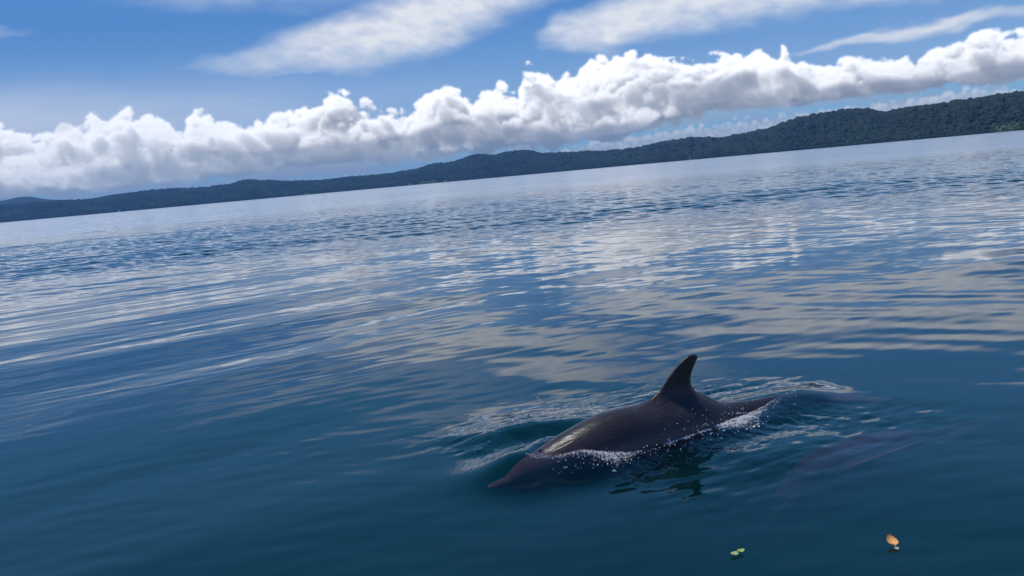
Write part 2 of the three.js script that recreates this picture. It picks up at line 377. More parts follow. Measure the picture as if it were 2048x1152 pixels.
// ---------------------------------------------------------------- hills across the bay
const RIDGE1 = [-60, 0.9, -48, 1.1, -40, 0.95, -30.2, 1.0, -27.2, 0.98, -25.6, 0.9, -24.2, 1.02, -22.6, 1.12, -21, 1.13, -19.3, 1.01, -17.5, 1.09, -16.4, 1.28, -14.4, 1.01, -12.2, 0.83, -10, 0.88, -8, 0.86, -5.7, 1.02, -4.3, 1.29, -3, 1.27, -1.6, 1.63, -0.5, 1.48, 0.9, 1.65, 2.2, 1.53, 2.8, 1.28, 4.7, 1.2];
const RIDGE2 = [4.7, 1.2, 7.3, 1.06, 9.2, 1.1, 11, 1.35, 12.5, 1.38, 14.4, 1.22, 16.2, 1.35, 17.5, 1.54, 19.3, 2.02, 20.8, 2.1, 22.2, 2.21, 23.3, 2.06, 24, 1.8, 25, 1.86, 25.8, 1.94, 27.2, 1.96, 28.7, 2.0, 30.2, 2.1, 31.4, 2.07, 40, 2.3, 50, 2.0, 62, 1.2];
const ridgeEl = (az) => (az < 4.7 ? pw(RIDGE1, az) : pw(RIDGE2, az));
const shore = (az) => pw([-60, 5200, -30, 5600, -10, 4800, 5, 4000, 16, 2900, 24, 2200, 32, 1800, 62, 1500], az) * (1 + 0.015 * perlin(az * 0.4, 1.1, 2.2));
const depthOf = (az) => shore(az) * 0.22;
const clearing = (az, t) => Math.max(Math.exp(-(((az + 4.9) / 1.1) ** 2)) * sstep(0.16, 0.05, t), Math.exp(-(((az - 30.5) / 1.6) ** 2)) * sstep(0.34, 0.1, t), Math.exp(-(((az + 13) / 0.7) ** 2)) * sstep(0.12, 0.04, t));
function hillAt(az, t) {   // t = 0 at the shore, 1 on the ridge; height and distance
  const r0 = shore(az), r = r0 + depthOf(az) * t;
  const top = Math.tan((ridgeEl(az) - 0.05) * D2R) * (r0 + depthOf(az)) + EYE - 5;
  const gully = perlin(az * 0.55 * (5000 / r0), t * 1.3, 3.7), spur = perlin(az * 1.5 * (4000 / r0), t * 2.6, 8.1);
  let y = top * Math.pow(clamp(t, 0, 1), 0.75) * (1 + (0.42 * gully + 0.22 * spur) * Math.min(1, t * 4) * clamp(1.0 - t, 0, 1) * 1.6);
  if (t > 1) y = top * (1 - (t - 1) * 1.1);
  return [Math.max(y, t <= 0 ? -1 : 0.3), r];
}
{
  const nA = 760, nT = 34, pos = [], idx = [], col = [];
  for (let i = 0; i <= nA; i++) {
    const az = -60 + i * (122 / nA);
    for (let j = 0; j <= nT; j++) {
      const t = j / (nT - 6), [y, r] = hillAt(az, t), p = polar(az, r, j === 0 ? -1.5 : y);
      pos.push(p.x, p.y, p.z);
      const n = 0.85 + 0.5 * perlin(az * 2, t * 5, 1.2);
      const cl = clearing(az, t); col.push(lerp(0.022, 0.07, cl) * n, lerp(0.036, 0.1, cl) * n, lerp(0.014, 0.035, cl) * n);
    }
  }
  for (let i = 0; i < nA; i++) for (let j = 0; j < nT; j++) { const a = i * (nT + 1) + j, b = a + nT + 1; idx.push(a, b, a + 1, b, b + 1, a + 1); }
  const g = new THREE.BufferGeometry();
  g.setAttribute('position', new THREE.Float32BufferAttribute(pos, 3));
  g.setAttribute('color', new THREE.Float32BufferAttribute(col, 3));
  g.setIndex(idx); g.computeVertexNormals();
  const m = new THREE.Mesh(g, new THREE.MeshStandardMaterial({ vertexColors: true, roughness: 1 }));
  m.name = 'hills'; m.castShadow = m.receiveShadow = true;
  tag(m, 'long low range of wooded hills along the far shore', null, null, 'structure');
  scene.add(m);
  // one bluer summit far behind the left end
  const P = [], I = [];
  for (let i = 0; i <= 120; i++) {
    const az = -46 + i * 0.18, e = pw([-46, 0.6, -40, 1.2, -34, 1.05, -31, 1.15, -30.2, 1.24, -29.3, 1.36, -28.7, 1.34, -27.8, 1.12, -26.8, 0.95, -25.4, 0.6, -24, 0.2], az) + 0.03 * perlin(az * 2, 0.4, 0.8);
    for (let j = 0; j <= 6; j++) { const t = j / 5, r = 8200 + 900 * t, y = Math.tan(e * D2R) * 9100 * (t > 1 ? 0.85 : Math.pow(t, 0.7)), p = polar(az, r, y - 1); P.push(p.x, p.y, p.z); }
  }
  for (let i = 0; i < 120; i++) for (let j = 0; j < 6; j++) { const a = i * 7 + j, b = a + 7; I.push(a, b, a + 1, b, b + 1, a + 1); }
  const g2 = new THREE.BufferGeometry();
  g2.setAttribute('position', new THREE.Float32BufferAttribute(P, 3)); g2.setIndex(I); g2.computeVertexNormals();
  const m2 = new THREE.Mesh(g2, new THREE.MeshStandardMaterial({ color: new THREE.Color(0.025, 0.04, 0.02), roughness: 1 }));
  m2.name = 'mountain';
  tag(m2, 'bluish far summit behind the left end of the hills', null, null, 'structure');
  scene.add(m2);
}
{ // the forest on them
  let g = new THREE.IcosahedronGeometry(1, 2); g.deleteAttribute('uv'); g.deleteAttribute('normal'); g = mergeVertices(g);
  const p = g.attributes.position;
  for (let i = 0; i < p.count; i++) {
    const x = p.getX(i), y = p.getY(i), z = p.getZ(i), k = 1 + 0.45 * perlin(x * 2.2, y * 2.2, z * 2.2);
    p.setXYZ(i, x * k, y * k * (y < 0 ? 0.5 : 0.85), z * k);
  }
  g.computeVertexNormals();
  const N = 60000, forest = new THREE.InstancedMesh(g, new THREE.MeshStandardMaterial({ color: 0xffffff, roughness: 1 }), N);
  const M = new THREE.Matrix4(), Q = new THREE.Quaternion(), UPV = new THREE.Vector3(0, 1, 0), C = new THREE.Color();
  for (let i = 0; i < N; i++) {
    const az = lerp(-42, 44, rnd()), t = rnd() < 0.2 ? 0.9 + 0.12 * rnd() : rnd() < 0.14 ? 0.012 * rnd() : Math.pow(rnd(), 1.15), [y, r] = hillAt(az, t), open = clearing(az, t) > 0.25 + 0.6 * rnd();
    const clump = perlin(az * 1.7 * 4000 / r, t * 6, 6.6), rad = (3.4 + r * 0.0009) * (0.5 + 0.8 * rnd()) * (1 + 0.35 * clump) * (t < 0.013 ? 0.6 : 1) * (open ? 0.25 : 1);
    Q.setFromAxisAngle(UPV, rnd() * 6.28);
    M.compose(polar(az, r, y + rad * (0.15 + 0.4 * rnd())), Q, new THREE.Vector3(rad * (0.8 + 0.4 * rnd()), rad * (0.8 + 0.5 * rnd()), rad));
    forest.setMatrixAt(i, M);
    const n = (0.75 + 0.4 * rnd()) * (1 + 0.3 * clump + 0.5 * perlin(az * 0.8, t * 3.2, 9.4)), warm = clamp(rnd() * 0.6 + 0.4 * perlin(az * 0.9, t * 3, 2.2) + 0.2);
    forest.setColorAt(i, C.setRGB((0.016 + 0.014 * warm) * n, (0.034 + 0.01 * warm) * n, 0.014 * n));
  }
  forest.name = 'forest'; forest.castShadow = forest.receiveShadow = true;
  tag(forest, 'dense dark green tropical forest covering the far hills', 'forest', null, 'stuff');
  scene.add(forest);
}
// small pale houses at the water's edge
const HOUSES = [
  [-24.1, 15, 8, 'white', 'tiny white house alone on the far shore at the left'],
  [-6.1, 20, 7, 'white', 'pale house on the far shore, left of the shore clearing below the central hills'],
  [-5.3, 14, 6, 'roof', 'small grey roofed house, middle one of the cluster below the central hills'],
  [-3.8, 17, 6, 'white', 'white house on the far shore, rightmost of the cluster below the central hills'],
  [12.4, 9, 5, 'white', 'tiny pale house on the far shore right of the centre'],
  [7.6, 8, 4, 'roof', 'low grey house by the water beneath the dip of the hills'],
];
HOUSES.forEach(([az, w, h, kind, label], i) => {
  const t = new THREE.Group(), r = shore(az) - 6, p = polar(az, r, 2.2);
  t.name = i ? 'house_' + String(i).padStart(3, '0') : 'house';
  t.position.copy(p); t.rotation.y = -az * D2R;
  const wall = new THREE.Mesh(new THREE.BoxGeometry(w, h, 9).translate(0, h / 2 - 1.4, 0), new THREE.MeshStandardMaterial({ color: kind === 'white' ? new THREE.Color(0.7, 0.7, 0.66) : new THREE.Color(0.4, 0.38, 0.35), roughness: 0.9 }));
  wall.name = 'wall'; t.add(wall);
  const s = new THREE.Shape([new THREE.Vector2(-w / 2 - 0.8, 0), new THREE.Vector2(w / 2 + 0.8, 0), new THREE.Vector2(w / 2 - 1.6, 3), new THREE.Vector2(-w / 2 + 1.6, 3)]);
  const roof = new THREE.Mesh(new THREE.ExtrudeGeometry(s, { depth: 10.2, bevelEnabled: false }).translate(0, h - 1.38, -5.1), new THREE.MeshStandardMaterial({ color: new THREE.Color(0.45, 0.47, 0.48), roughness: 0.5 }));
  roof.name = 'roof'; t.add(roof);
  tag(t, label, 'house');
  scene.add(t);
});

// ---------------------------------------------------------------- dolphins
const SP_S = [0.03, 0.07, 0.13, 0.165, 0.21, 0.27, 0.36, 0.54, 0.76, 1.08, 1.42, 1.65, 1.9, 2.15, 2.35, 2.55, 2.7];
const SP_Y = [-0.06, -0.054, -0.045, -0.036, -0.028, -0.018, 0.0, 0.027, 0.04, 0.024, 0.008, -0.02, -0.026, -0.016, -0.022, -0.05, -0.08];
const SP_Z = [-0.12, -0.105, -0.086, -0.074, -0.062, -0.046, -0.026, -0.006, 0, 0, 0, 0, 0, 0, 0, 0, 0];
const SP_RY = [0.014, 0.023, 0.032, 0.052, 0.078, 0.098, 0.12, 0.157, 0.19, 0.195, 0.168, 0.125, 0.096, 0.072, 0.05, 0.026, 0.01];
const SP_RX = [0.02, 0.03, 0.038, 0.058, 0.08, 0.1, 0.127, 0.158, 0.175, 0.176, 0.142, 0.1, 0.068, 0.042, 0.03, 0.03, 0.012];
function hermite(X, Y, x) {
  const n = X.length;
  if (x <= X[0]) return Y[0];
  if (x >= X[n - 1]) return Y[n - 1];
  let i = 0; while (x > X[i + 1]) i++;
  const sl = (j) => (j <= 0 || j >= n - 1 ? 0 : (Y[j + 1] - Y[j - 1]) / (X[j + 1] - X[j - 1])), h = X[i + 1] - X[i], t = (x - X[i]) / h, t2 = t * t, t3 = t2 * t;
  return (2 * t3 - 3 * t2 + 1) * Y[i] + (t3 - 2 * t2 + t) * h * sl(i) + (3 * t2 - 2 * t3) * Y[i + 1] + (t3 - t2) * h * sl(i + 1);
}
const LUT = 600, lut = [SP_Y, SP_RY, SP_RX, SP_Z].map((Y) => Float32Array.from({ length: LUT + 1 }, (_, i) => hermite(SP_S, Y, i / LUT * 2.7)));
const look = (k, s) => { const f = clamp(s / 2.7) * LUT, i = Math.min(LUT - 1, Math.floor(f)); return lerp(lut[k][i], lut[k][i + 1], f - i); };
function smoothLoop(pts, n = 6) { const c = new THREE.CatmullRomCurve3(pts.map(([x, y]) => new THREE.Vector3(x, y, 0)), true, 'centripetal'); return c.getPoints(pts.length * n).slice(0, -1).map((p) => [p.x, p.y]); }
function poly2(P, x, y) {   // signed distance, negative inside
  let d = 1e9, s = 1;
  for (let i = 0, j = P.length - 1; i < P.length; j = i++) {
    const ex = P[j][0] - P[i][0], ey = P[j][1] - P[i][1], wx = x - P[i][0], wy = y - P[i][1], t = clamp((wx * ex + wy * ey) / (ex * ex + ey * ey)), bx = wx - ex * t, by = wy - ey * t;
    d = Math.min(d, bx * bx + by * by);
    const c1 = y >= P[i][1], c2 = y < P[j][1], c3 = ex * wy > ey * wx;
    if ((c1 && c2 && c3) || (!c1 && !c2 && !c3)) s = -s;
  }
  return s * Math.sqrt(d);
}
const DORSAL = smoothLoop([[1.03, 0.16], [1.09, 0.235], [1.15, 0.288], [1.21, 0.345], [1.27, 0.393], [1.33, 0.432], [1.385, 0.449], [1.425, 0.444], [1.437, 0.43], [1.415, 0.395], [1.385, 0.35], [1.37, 0.3], [1.385, 0.245], [1.43, 0.19], [1.5, 0.13], [1.3, 0.08]]);
const FLUKE = smoothLoop([[2.42, 0.0], [2.5, 0.06], [2.58, 0.16], [2.66, 0.26], [2.74, 0.315], [2.765, 0.31], [2.745, 0.22], [2.715, 0.12], [2.7, 0.04], [2.675, 0.0]]);
const PEC = smoothLoop([[0.66, 0], [0.74, 0.07], [0.9, 0.15], [1.08, 0.21], [1.18, 0.225], [1.17, 0.2], [1.05, 0.13], [0.93, 0.06], [0.86, 0], [0.76, -0.04]]);
const blade = (f2, off, half, soft) => { const q = -f2; if (q > 0) { const t = half * Math.sqrt(clamp(q / soft)); return Math.max(Math.abs(off) - t, -q * 0.6 - 0.02); } return Math.hypot(f2, off); };
const smin = (a, b, k) => { const h = Math.max(k - Math.abs(a - b), 0) / k; return Math.min(a, b) - h * h * k * 0.25; };
function dolphinField(x, y, z) {
  z -= look(3, clamp(x, 0, 2.7));
  const s = clamp(x, 0.03, 2.7), yc = look(0, s), ry = look(1, s), rx = look(2, s), dx = x - s;
  const a = (y - yc) / ry, b = z / rx, q = Math.sqrt(a * a + b * b), m = Math.min(ry, rx);
  let d = (q - 1) * lerp(m, Math.hypot(a * ry, b * rx) / (q + 1e-6), 0.7);
  if (dx) d = d < 0 ? Math.abs(dx) : Math.hypot(dx, d);
  // mouth line
  if (x > 0.0 && x < 0.3) { const ml = 0.004 + x * 0.02 + 0.05 * Math.max(0, x - 0.18); d += 0.005 * Math.exp(-(((y - yc + 0.012 - (x - 0.1) * 0.02) / 0.005) ** 2)) * sstep(0.27, 0.22, x) + ml * 0; }
  if (y > 0.06 && x > 0.95 && x < 1.6 && Math.abs(z) < 0.12) d = smin(d, blade(poly2(DORSAL, x, y), z, 0.021, 0.035), 0.085);
  if (x > 2.3) d = smin(d, blade(poly2(FLUKE, x, Math.abs(z)), y + 0.055, 0.016, 0.05), 0.035);
  if (x > 0.5 && x < 1.3 && y < 0.05) {
    const za = Math.abs(z) - 0.13, yy = y + 0.075, u = za * 0.72 - yy * 0.69, n = za * 0.69 + yy * 0.72;
    if (u > -0.1) d = smin(d, blade(poly2(PEC, x, u), n, 0.016, 0.05), 0.035);
  }
  return d;
}
function surfaceNets(f, lo, hi, cell) {
  const n = [0, 1, 2].map((k) => Math.ceil((hi[k] - lo[k]) / cell) + 1), [nx, ny, nz] = n, F = new Float32Array(nx * ny * nz), at = (i, j, k) => (k * ny + j) * nx + i;
  for (let k = 0; k < nz; k++) for (let j = 0; j < ny; j++) for (let i = 0; i < nx; i++) F[at(i, j, k)] = f(lo[0] + i * cell, lo[1] + j * cell, lo[2] + k * cell);
  const V = new Int32Array(nx * ny * nz).fill(-1), pos = [], idx = [];
  const grad = (x, y, z, e) => [f(x + e, y, z) - f(x - e, y, z), f(x, y + e, z) - f(x, y - e, z), f(x, y, z + e) - f(x, y, z - e)].map((v) => v / (2 * e));
  for (let k = 0; k + 1 < nz; k++) for (let j = 0; j + 1 < ny; j++) for (let i = 0; i + 1 < nx; i++) {
    let c = 0, sx = 0, sy = 0, sz = 0;
    const v = []; for (let q = 0; q < 8; q++) v.push(F[at(i + (q & 1), j + ((q >> 1) & 1), k + (q >> 2))]);
    for (let q = 0; q < 8; q++) for (const b of [1, 2, 4]) if (!(q & b)) {
      const A = v[q], B = v[q | b];
      if ((A < 0) !== (B < 0)) { const t = A / (A - B); sx += (q & 1) + (b === 1 ? t : 0); sy += ((q >> 1) & 1) + (b === 2 ? t : 0); sz += (q >> 2) + (b === 4 ? t : 0); c++; }
    }
    if (c) {
      let x = lo[0] + (i + sx / c) * cell, y = lo[1] + (j + sy / c) * cell, z = lo[2] + (k + sz / c) * cell;
      for (let it = 0; it < 2; it++) { const d = f(x, y, z), g = grad(x, y, z, 0.002), l = g[0] ** 2 + g[1] ** 2 + g[2] ** 2 + 0.05, st = clamp(d / l, -cell * 0.5, cell * 0.5); x -= g[0] * st; y -= g[1] * st; z -= g[2] * st; }
      V[at(i, j, k)] = pos.length / 3; pos.push(x, y, z);
    }
  }
  const quad = (a, b, c, d, flip) => { if (a < 0 || b < 0 || c < 0 || d < 0) return; if (flip) idx.push(a, c, b, a, d, c); else idx.push(a, b, c, a, c, d); };
  for (let k = 1; k + 1 < nz; k++) for (let j = 1; j + 1 < ny; j++) for (let i = 1; i + 1 < nx; i++) {
    const s = F[at(i, j, k)] < 0;
    if (s !== F[at(i + 1, j, k)] < 0) quad(V[at(i, j - 1, k - 1)], V[at(i, j, k - 1)], V[at(i, j, k)], V[at(i, j - 1, k)], !s);
    if (s !== F[at(i, j + 1, k)] < 0) quad(V[at(i - 1, j, k - 1)], V[at(i - 1, j, k)], V[at(i, j, k)], V[at(i, j, k - 1)], !s);
    if (s !== F[at(i, j, k + 1)] < 0) quad(V[at(i - 1, j - 1, k)], V[at(i, j - 1, k)], V[at(i, j, k)], V[at(i - 1, j, k)], !s);
  }
  const nor = new Float32Array(pos.length);
  for (let i = 0; i < pos.length; i += 3) { const g = grad(pos[i], pos[i + 1], pos[i + 2], 0.004), l = Math.hypot(...g) || 1; nor[i] = g[0] / l; nor[i + 1] = g[1] / l; nor[i + 2] = g[2] / l; }
  const g = new THREE.BufferGeometry();
  g.setAttribute('position', new THREE.Float32BufferAttribute(pos, 3));
  g.setAttribute('normal', new THREE.BufferAttribute(nor, 3));
  g.setIndex(idx);
  return g;
}
const bodyGeo = surfaceNets(dolphinField, [-0.03, -0.4, -0.42], [2.8, 0.48, 0.42], 0.0085);
{
  const p = bodyGeo.attributes.position, col = new Float32Array(p.count * 3);
  for (let i = 0; i < p.count; i++) {
    const x = p.getX(i), y = p.getY(i), z = p.getZ(i), s = clamp(x, 0, 2.7), v = (y - look(0, s)) / look(1, s);
    const n = 1 + 0.3 * fbm(x * 3, y * 6, z * 6, 4) + 0.12 * perlin(x * 22, y * 60, z * 60) + 0.35 * sstep(0.42, 0.6, perlin(x * 5 + y * 9, y * 45 - x * 14, z * 20));
    // dark cape, paler flank with a soft sweep of lighter grey, pale belly
    const belly = sstep(-0.45, -0.85, v) * sstep(0.1, 0.3, x) * sstep(2.3, 1.7, x), blaze = Math.exp(-(((v - 0.1 - 0.25 * (x - 0.9)) / 0.22) ** 2)) * sstep(0.35, 0.7, x) * sstep(1.7, 1.2, x);
    let r = 0.043, g = 0.039, b = 0.046;
    const head = sstep(0.42, 0.28, x); r = lerp(r, 0.072, head); g = lerp(g, 0.05, head); b = lerp(b, 0.066, head);
    const k = (1 + 0.85 * blaze) * (1 - 0.25 * sstep(-0.1, -0.5, v)); r *= k; g *= k; b *= k;
    const fin = sstep(0.27, 0.34, y) * sstep(0.9, 1.0, x) * sstep(1.7, 1.6, x);
    r = lerp(r, 0.042, fin); g = lerp(g, 0.03, fin); b = lerp(b, 0.024, fin);
    r = lerp(r, 0.1, belly); g = lerp(g, 0.095, belly); b = lerp(b, 0.09, belly);
    const jaw = sstep(0.0, -0.35, v) * sstep(0.34, 0.22, x);
    r = lerp(r, 0.16, jaw); g = lerp(g, 0.115, jaw); b = lerp(b, 0.12, jaw);
    const tip = sstep(0.05, 0.0, x) * 0.6;
    r = lerp(r, 0.26, tip); g = lerp(g, 0.22, tip); b = lerp(b, 0.2, tip);
    col[i * 3] = r * n; col[i * 3 + 1] = g * n; col[i * 3 + 2] = b * n;
  }
  bodyGeo.setAttribute('color', new THREE.BufferAttribute(col, 3));
  const uv = new Float32Array(p.count * 2);     // v = height over the water: wet shine only in the air
  for (let i = 0; i < p.count; i++) {
    const x = p.getX(i), z = p.getZ(i), wx = DOL.x + x * DC + z * DS, wz = DOL.z - x * DS + z * DC;
    uv[i * 2] = 0.5; uv[i * 2 + 1] = clamp(0.5 + (p.getY(i) - localWater(wx, wz)) * 12, 0.02, 0.98);
  }
  bodyGeo.setAttribute('uv', new THREE.BufferAttribute(uv, 2));
  const uv1 = new Float32Array(p.count * 2);
  for (let i = 0; i < p.count; i++) { uv1[i * 2] = p.getX(i) * 2.2; uv1[i * 2 + 1] = p.getY(i) * 4.2 - Math.abs(p.getZ(i)) * 3; }
  bodyGeo.setAttribute('uv1', new THREE.BufferAttribute(uv1, 2));
}
const wetData = new Uint8Array(4 * 4);
[0, 0, 255, 255].forEach((v, i) => wetData.set([v, v, v, v], i * 4));
const wet = new THREE.DataTexture(wetData, 1, 4); wet.magFilter = THREE.LinearFilter; wet.needsUpdate = true;
const filmData = new Uint8Array(256 * 256 * 4);      // running film of water and shallow rake marks
for (let j = 0; j < 256; j++) for (let i = 0; i < 256; i++) {
  const a = i / 256 * 2 * Math.PI, b = j / 256 * 2 * Math.PI, n = fbm(Math.cos(a) * 1.6 + 3, Math.sin(a) * 1.6 + Math.cos(b) * 2.6, Math.sin(b) * 2.6, 4);
  filmData.fill(clamp(128 + 190 * n, 0, 255), (j * 256 + i) * 4, (j * 256 + i) * 4 + 4);
}
const film = new THREE.DataTexture(filmData, 256, 256); film.magFilter = THREE.LinearFilter; film.wrapS = film.wrapT = THREE.RepeatWrapping; film.channel = 1; film.needsUpdate = true;
const skin = new THREE.MeshPhysicalMaterial({ vertexColors: true, specularIntensityMap: wet, sheen: 0.32, sheenColor: new THREE.Color(0.55, 0.7, 0.95), sheenRoughness: 0.3, roughness: 0.3, specularIntensity: 0.34, bumpMap: film, bumpScale: 0.0022 });
const dullSkin = new THREE.MeshStandardMaterial({ vertexColors: true, color: new THREE.Color(1.4, 0.5, 1.5), roughness: 1 });
const dolphin = new THREE.Group();
dolphin.name = 'dolphin';
dolphin.position.copy(DOL); dolphin.rotation.y = DTURN;
tag(dolphin, 'dark grey brown dolphin with its back and tall fin out of the water', 'dolphin');
{
  const b = new THREE.Mesh(bodyGeo, skin); b.name = 'body'; b.castShadow = b.receiveShadow = true; dolphin.add(b);
  const eyeM = new THREE.MeshPhysicalMaterial({ color: new THREE.Color(0.01, 0.008, 0.008), roughness: 0.1, clearcoat: 1 });
  for (const sd of [1, -1]) {
    const e = new THREE.Mesh(new THREE.SphereGeometry(0.011, 16, 12).scale(1.2, 1, 0.7), eyeM);
    const s = 0.29; e.position.set(s, look(0, s) - 0.028, look(3, s) + sd * (look(2, s) * 0.955)); e.name = 'eye'; dolphin.add(e);
  }
  const bh = new THREE.Mesh(new THREE.TorusGeometry(0.014, 0.004, 8, 20, Math.PI * 1.2).rotateX(-Math.PI / 2).rotateY(Math.PI * 0.4), eyeM);
  bh.position.set(0.33, look(0, 0.33) + look(1, 0.33) - 0.001, look(3, 0.33)); bh.name = 'blowhole'; dolphin.add(bh);
}
scene.add(dolphin);
const second = dolphin.clone();
second.name = 'dolphin_001';
second.traverse((o) => { if (o.name === 'body') o.material = dullSkin; });
second.rotation.order = 'YXZ';
second.position.set(1.24, -0.385, -4.58); second.rotation.set(-72 * D2R, 30.6 * D2R, 0); second.scale.setScalar(0.96);
tag(second, 'submerged dolphin, a faint purplish shape under the water at the right', 'dolphin');
scene.add(second);

// ---------------------------------------------------------------- foam and spray round the dolphin
function blobs(name, N, place, label, category, rough) {
  let g = new THREE.IcosahedronGeometry(1, 1); g.deleteAttribute('uv'); g.deleteAttribute('normal'); g = mergeVertices(g);
  const p = g.attributes.position; for (let i = 0; i < p.count; i++) { const k = 1 + 0.3 * perlin(p.getX(i) * 1.7, p.getY(i) * 1.7, p.getZ(i) * 1.7 + 4); p.setXYZ(i, p.getX(i) * k, p.getY(i) * k, p.getZ(i) * k); }
  g.computeVertexNormals();
  const m = new THREE.InstancedMesh(g, rough, N), M = new THREE.Matrix4(), Q = new THREE.Quaternion(), E = new THREE.Euler(), v = new THREE.Vector3();
  for (let i = 0; i < N; i++) {
    const [s, y, w, r, sx, sy, sz] = place(i);
    v.set(DOL.x + s * DC + w * DS, y, DOL.z - s * DS + w * DC);
    if (y === null) { water(v.x, v.z, 0.02, wOut); v.y = wOut[0]; }
    Q.setFromEuler(E.set(gauss() * 0.4, DTURN + gauss() * 0.5, gauss() * 0.4));
    M.compose(v, Q, new THREE.Vector3(r * sx, r * sy, r * sz)); m.setMatrixAt(i, M);
  }
  m.name = name; m.castShadow = m.receiveShadow = true;
  tag(m, label, category, null, 'stuff');
  scene.add(m);
}
const flankW = (s) => { const h = (0.034 + 0.05 * Math.exp(-(((s - 0.45) / 0.24) ** 2)) - look(0, s)) / look(1, s); return look(3, s) + look(2, s) * Math.sqrt(Math.max(0.02, 1 - Math.min(0.98, h * h))); };
const foamMat = new THREE.MeshPhysicalMaterial({ color: new THREE.Color(0.74, 0.73, 0.76), roughness: 0.4, transmission: 0.3, thickness: 0 });
blobs('foam', 4200, (i) => {
  if (i < 900) {   // broken apron ahead of the flank, drawn out in short runs towards the viewer
    let s, q, tries = 0;
    do { s = 0.36 + 0.56 * rnd(); q = 0.5 + perlin(s * 26, 1, 1) + 0.5 * perlin(s * 70, 4, 1); tries++; } while (tries < 9 && rnd() > clamp(q) * Math.exp(-(((s - 0.62) / 0.16) ** 2)) + 0.04);
    const k = Math.exp(-(((s - 0.62) / 0.16) ** 2)), run = rnd() * rnd();
    return [s + 0.01 * gauss() - 0.04 * run, null, flankW(s) + 0.01 + run * (0.05 + 0.13 * k * clamp(q)), (0.0009 + 0.0036 * rnd() ** 4) * (0.6 + k * 0.6), 0.8, 0.6, 1 + 1.8 * rnd()];
  }
  if (i < 3700) {   // torn line along the rear of the flank up onto the tail stock
    let s, w, k, q, tries = 0;
    do {
      s = 0.98 + 1.05 * Math.pow(rnd(), 0.9); k = Math.exp(-(((s - 1.6) / 0.16) ** 2));
      w = (s < 1.7 ? flankW(s) : lerp(flankW(1.7), 0.06, sstep(1.7, 2.15, s))) + 0.004 + gauss() * (0.009 + 0.062 * k + 0.012 * sstep(1.7, 2.0, s)) + 0.03 * k;
      q = perlin(s * 15, w * 18, 8) + 0.7 * perlin(s * 38, w * 40, 2.5) + 0.25; tries++;
    } while (tries < 12 && rnd() > clamp(q * 1.6) * (1 - 0.85 * sstep(1.78, 1.95, s)) + 0.04);
    return [s, null, w, 0.0009 + 0.0044 * rnd() ** 3.4 * (0.45 + 0.9 * k), 1 + rnd(), 0.8, 1 + 0.6 * rnd()];
  }
  const s = 0.22 + 0.4 * rnd();   // specks strewn over the head
  return [s, null, flankW(s) * (0.15 + rnd()) + 0.05 * rnd(), 0.0008 + 0.0024 * rnd() ** 3, 1, 0.6, 1];
}, 'white foam torn up along the waterline of the dark dolphin', 'foam', foamMat);
{ // thin lace of froth between the beads
  const ns = 420, nw = 150, pos = [], col = [], idx = [];
  for (let j = 0; j <= nw; j++) for (let i = 0; i <= ns; i++) {
    const s = 0.32 + 1.9 * i / ns, w0 = s < 1.7 ? flankW(s) : lerp(flankW(1.7), 0.05, sstep(1.7, 2.15, s)), w = w0 - 0.03 + 0.36 * j / nw, u = w - w0;
    const x = DOL.x + s * DC + w * DS, z = DOL.z - s * DS + w * DC;
    water(x, z, 0.02, wOut);
    const k1 = Math.exp(-(((s - 0.62) / 0.18) ** 2)), k2 = Math.exp(-(((s - 1.6) / 0.17) ** 2));
    const reach = 0.01 + 0.1 * k1 + 0.11 * k2 + 0.02 * sstep(1.0, 1.3, s) * sstep(2.0, 1.8, s);
    const cell = Math.abs(perlin(s * 42, w * 30, 3.1)) + 0.6 * Math.abs(perlin(s * 90 + w * 30, w * 70, 6.1)), runs = perlin(s * 55, w * 9, 1.7);
    let a = sstep(1.3, 0.2, u / reach) * sstep(-0.03, -0.005, u) * sstep(0.42, 0.16, cell - 0.22 * runs * k1) * clamp(k1 + k2 + 0.5 * sstep(1.0, 1.3, s) * sstep(2.0, 1.7, s)) * (0.45 + 0.55 * sstep(-0.3, 0.3, perlin(s * 9, w * 12, 4.4)));
    pos.push(x, wOut[0] + 0.004 + 0.004 * a * rnd(), z); col.push(1, 1, 1, 0.9 * a);
  }
  for (let j = 0; j < nw; j++) for (let i = 0; i < ns; i++) { const a = j * (ns + 1) + i, b = a + ns + 1; if (col[a * 4 + 3] + col[b * 4 + 3] + col[a * 4 + 7] + col[b * 4 + 7] > 0.02) idx.push(a, b, a + 1, a + 1, b, b + 1); }
  const g = new THREE.BufferGeometry();
  g.setAttribute('position', new THREE.Float32BufferAttribute(pos, 3)); g.setAttribute('color', new THREE.Float32BufferAttribute(col, 4)); g.setIndex(idx); g.computeVertexNormals();
  const m = new THREE.Mesh(g, new THREE.MeshPhysicalMaterial({ color: new THREE.Color(0.75, 0.76, 0.79), roughness: 0.5, vertexColors: true, transparent: true }));
  m.name = 'froth';
  tag(m, 'thin lacy froth spread on the water against the dark dolphin', 'foam', null, 'stuff');
  scene.add(m);
}
blobs('spray', 220, (i) => {
  const back = rnd() < 0.72, s = back ? 1.35 + gauss() * 0.26 : 0.62 + gauss() * 0.22;
  const up = Math.abs(gauss());
  const w = flankW(clamp(s, 0.2, 2.2)) + 0.03 + 0.09 * rnd() + (back ? 0.1 * rnd() : 0);
  return [s, 0.02 + up * (back ? 0.085 : 0.03), w, 0.0016 + 0.0032 * rnd() * rnd(), 1, 1.1, 1];
}, 'loose drops of spray flying beside the dark dolphin', 'spray', new THREE.MeshPhysicalMaterial({ color: new THREE.Color(0.85, 0.87, 0.9), roughness: 0.15, clearcoat: 1 }));

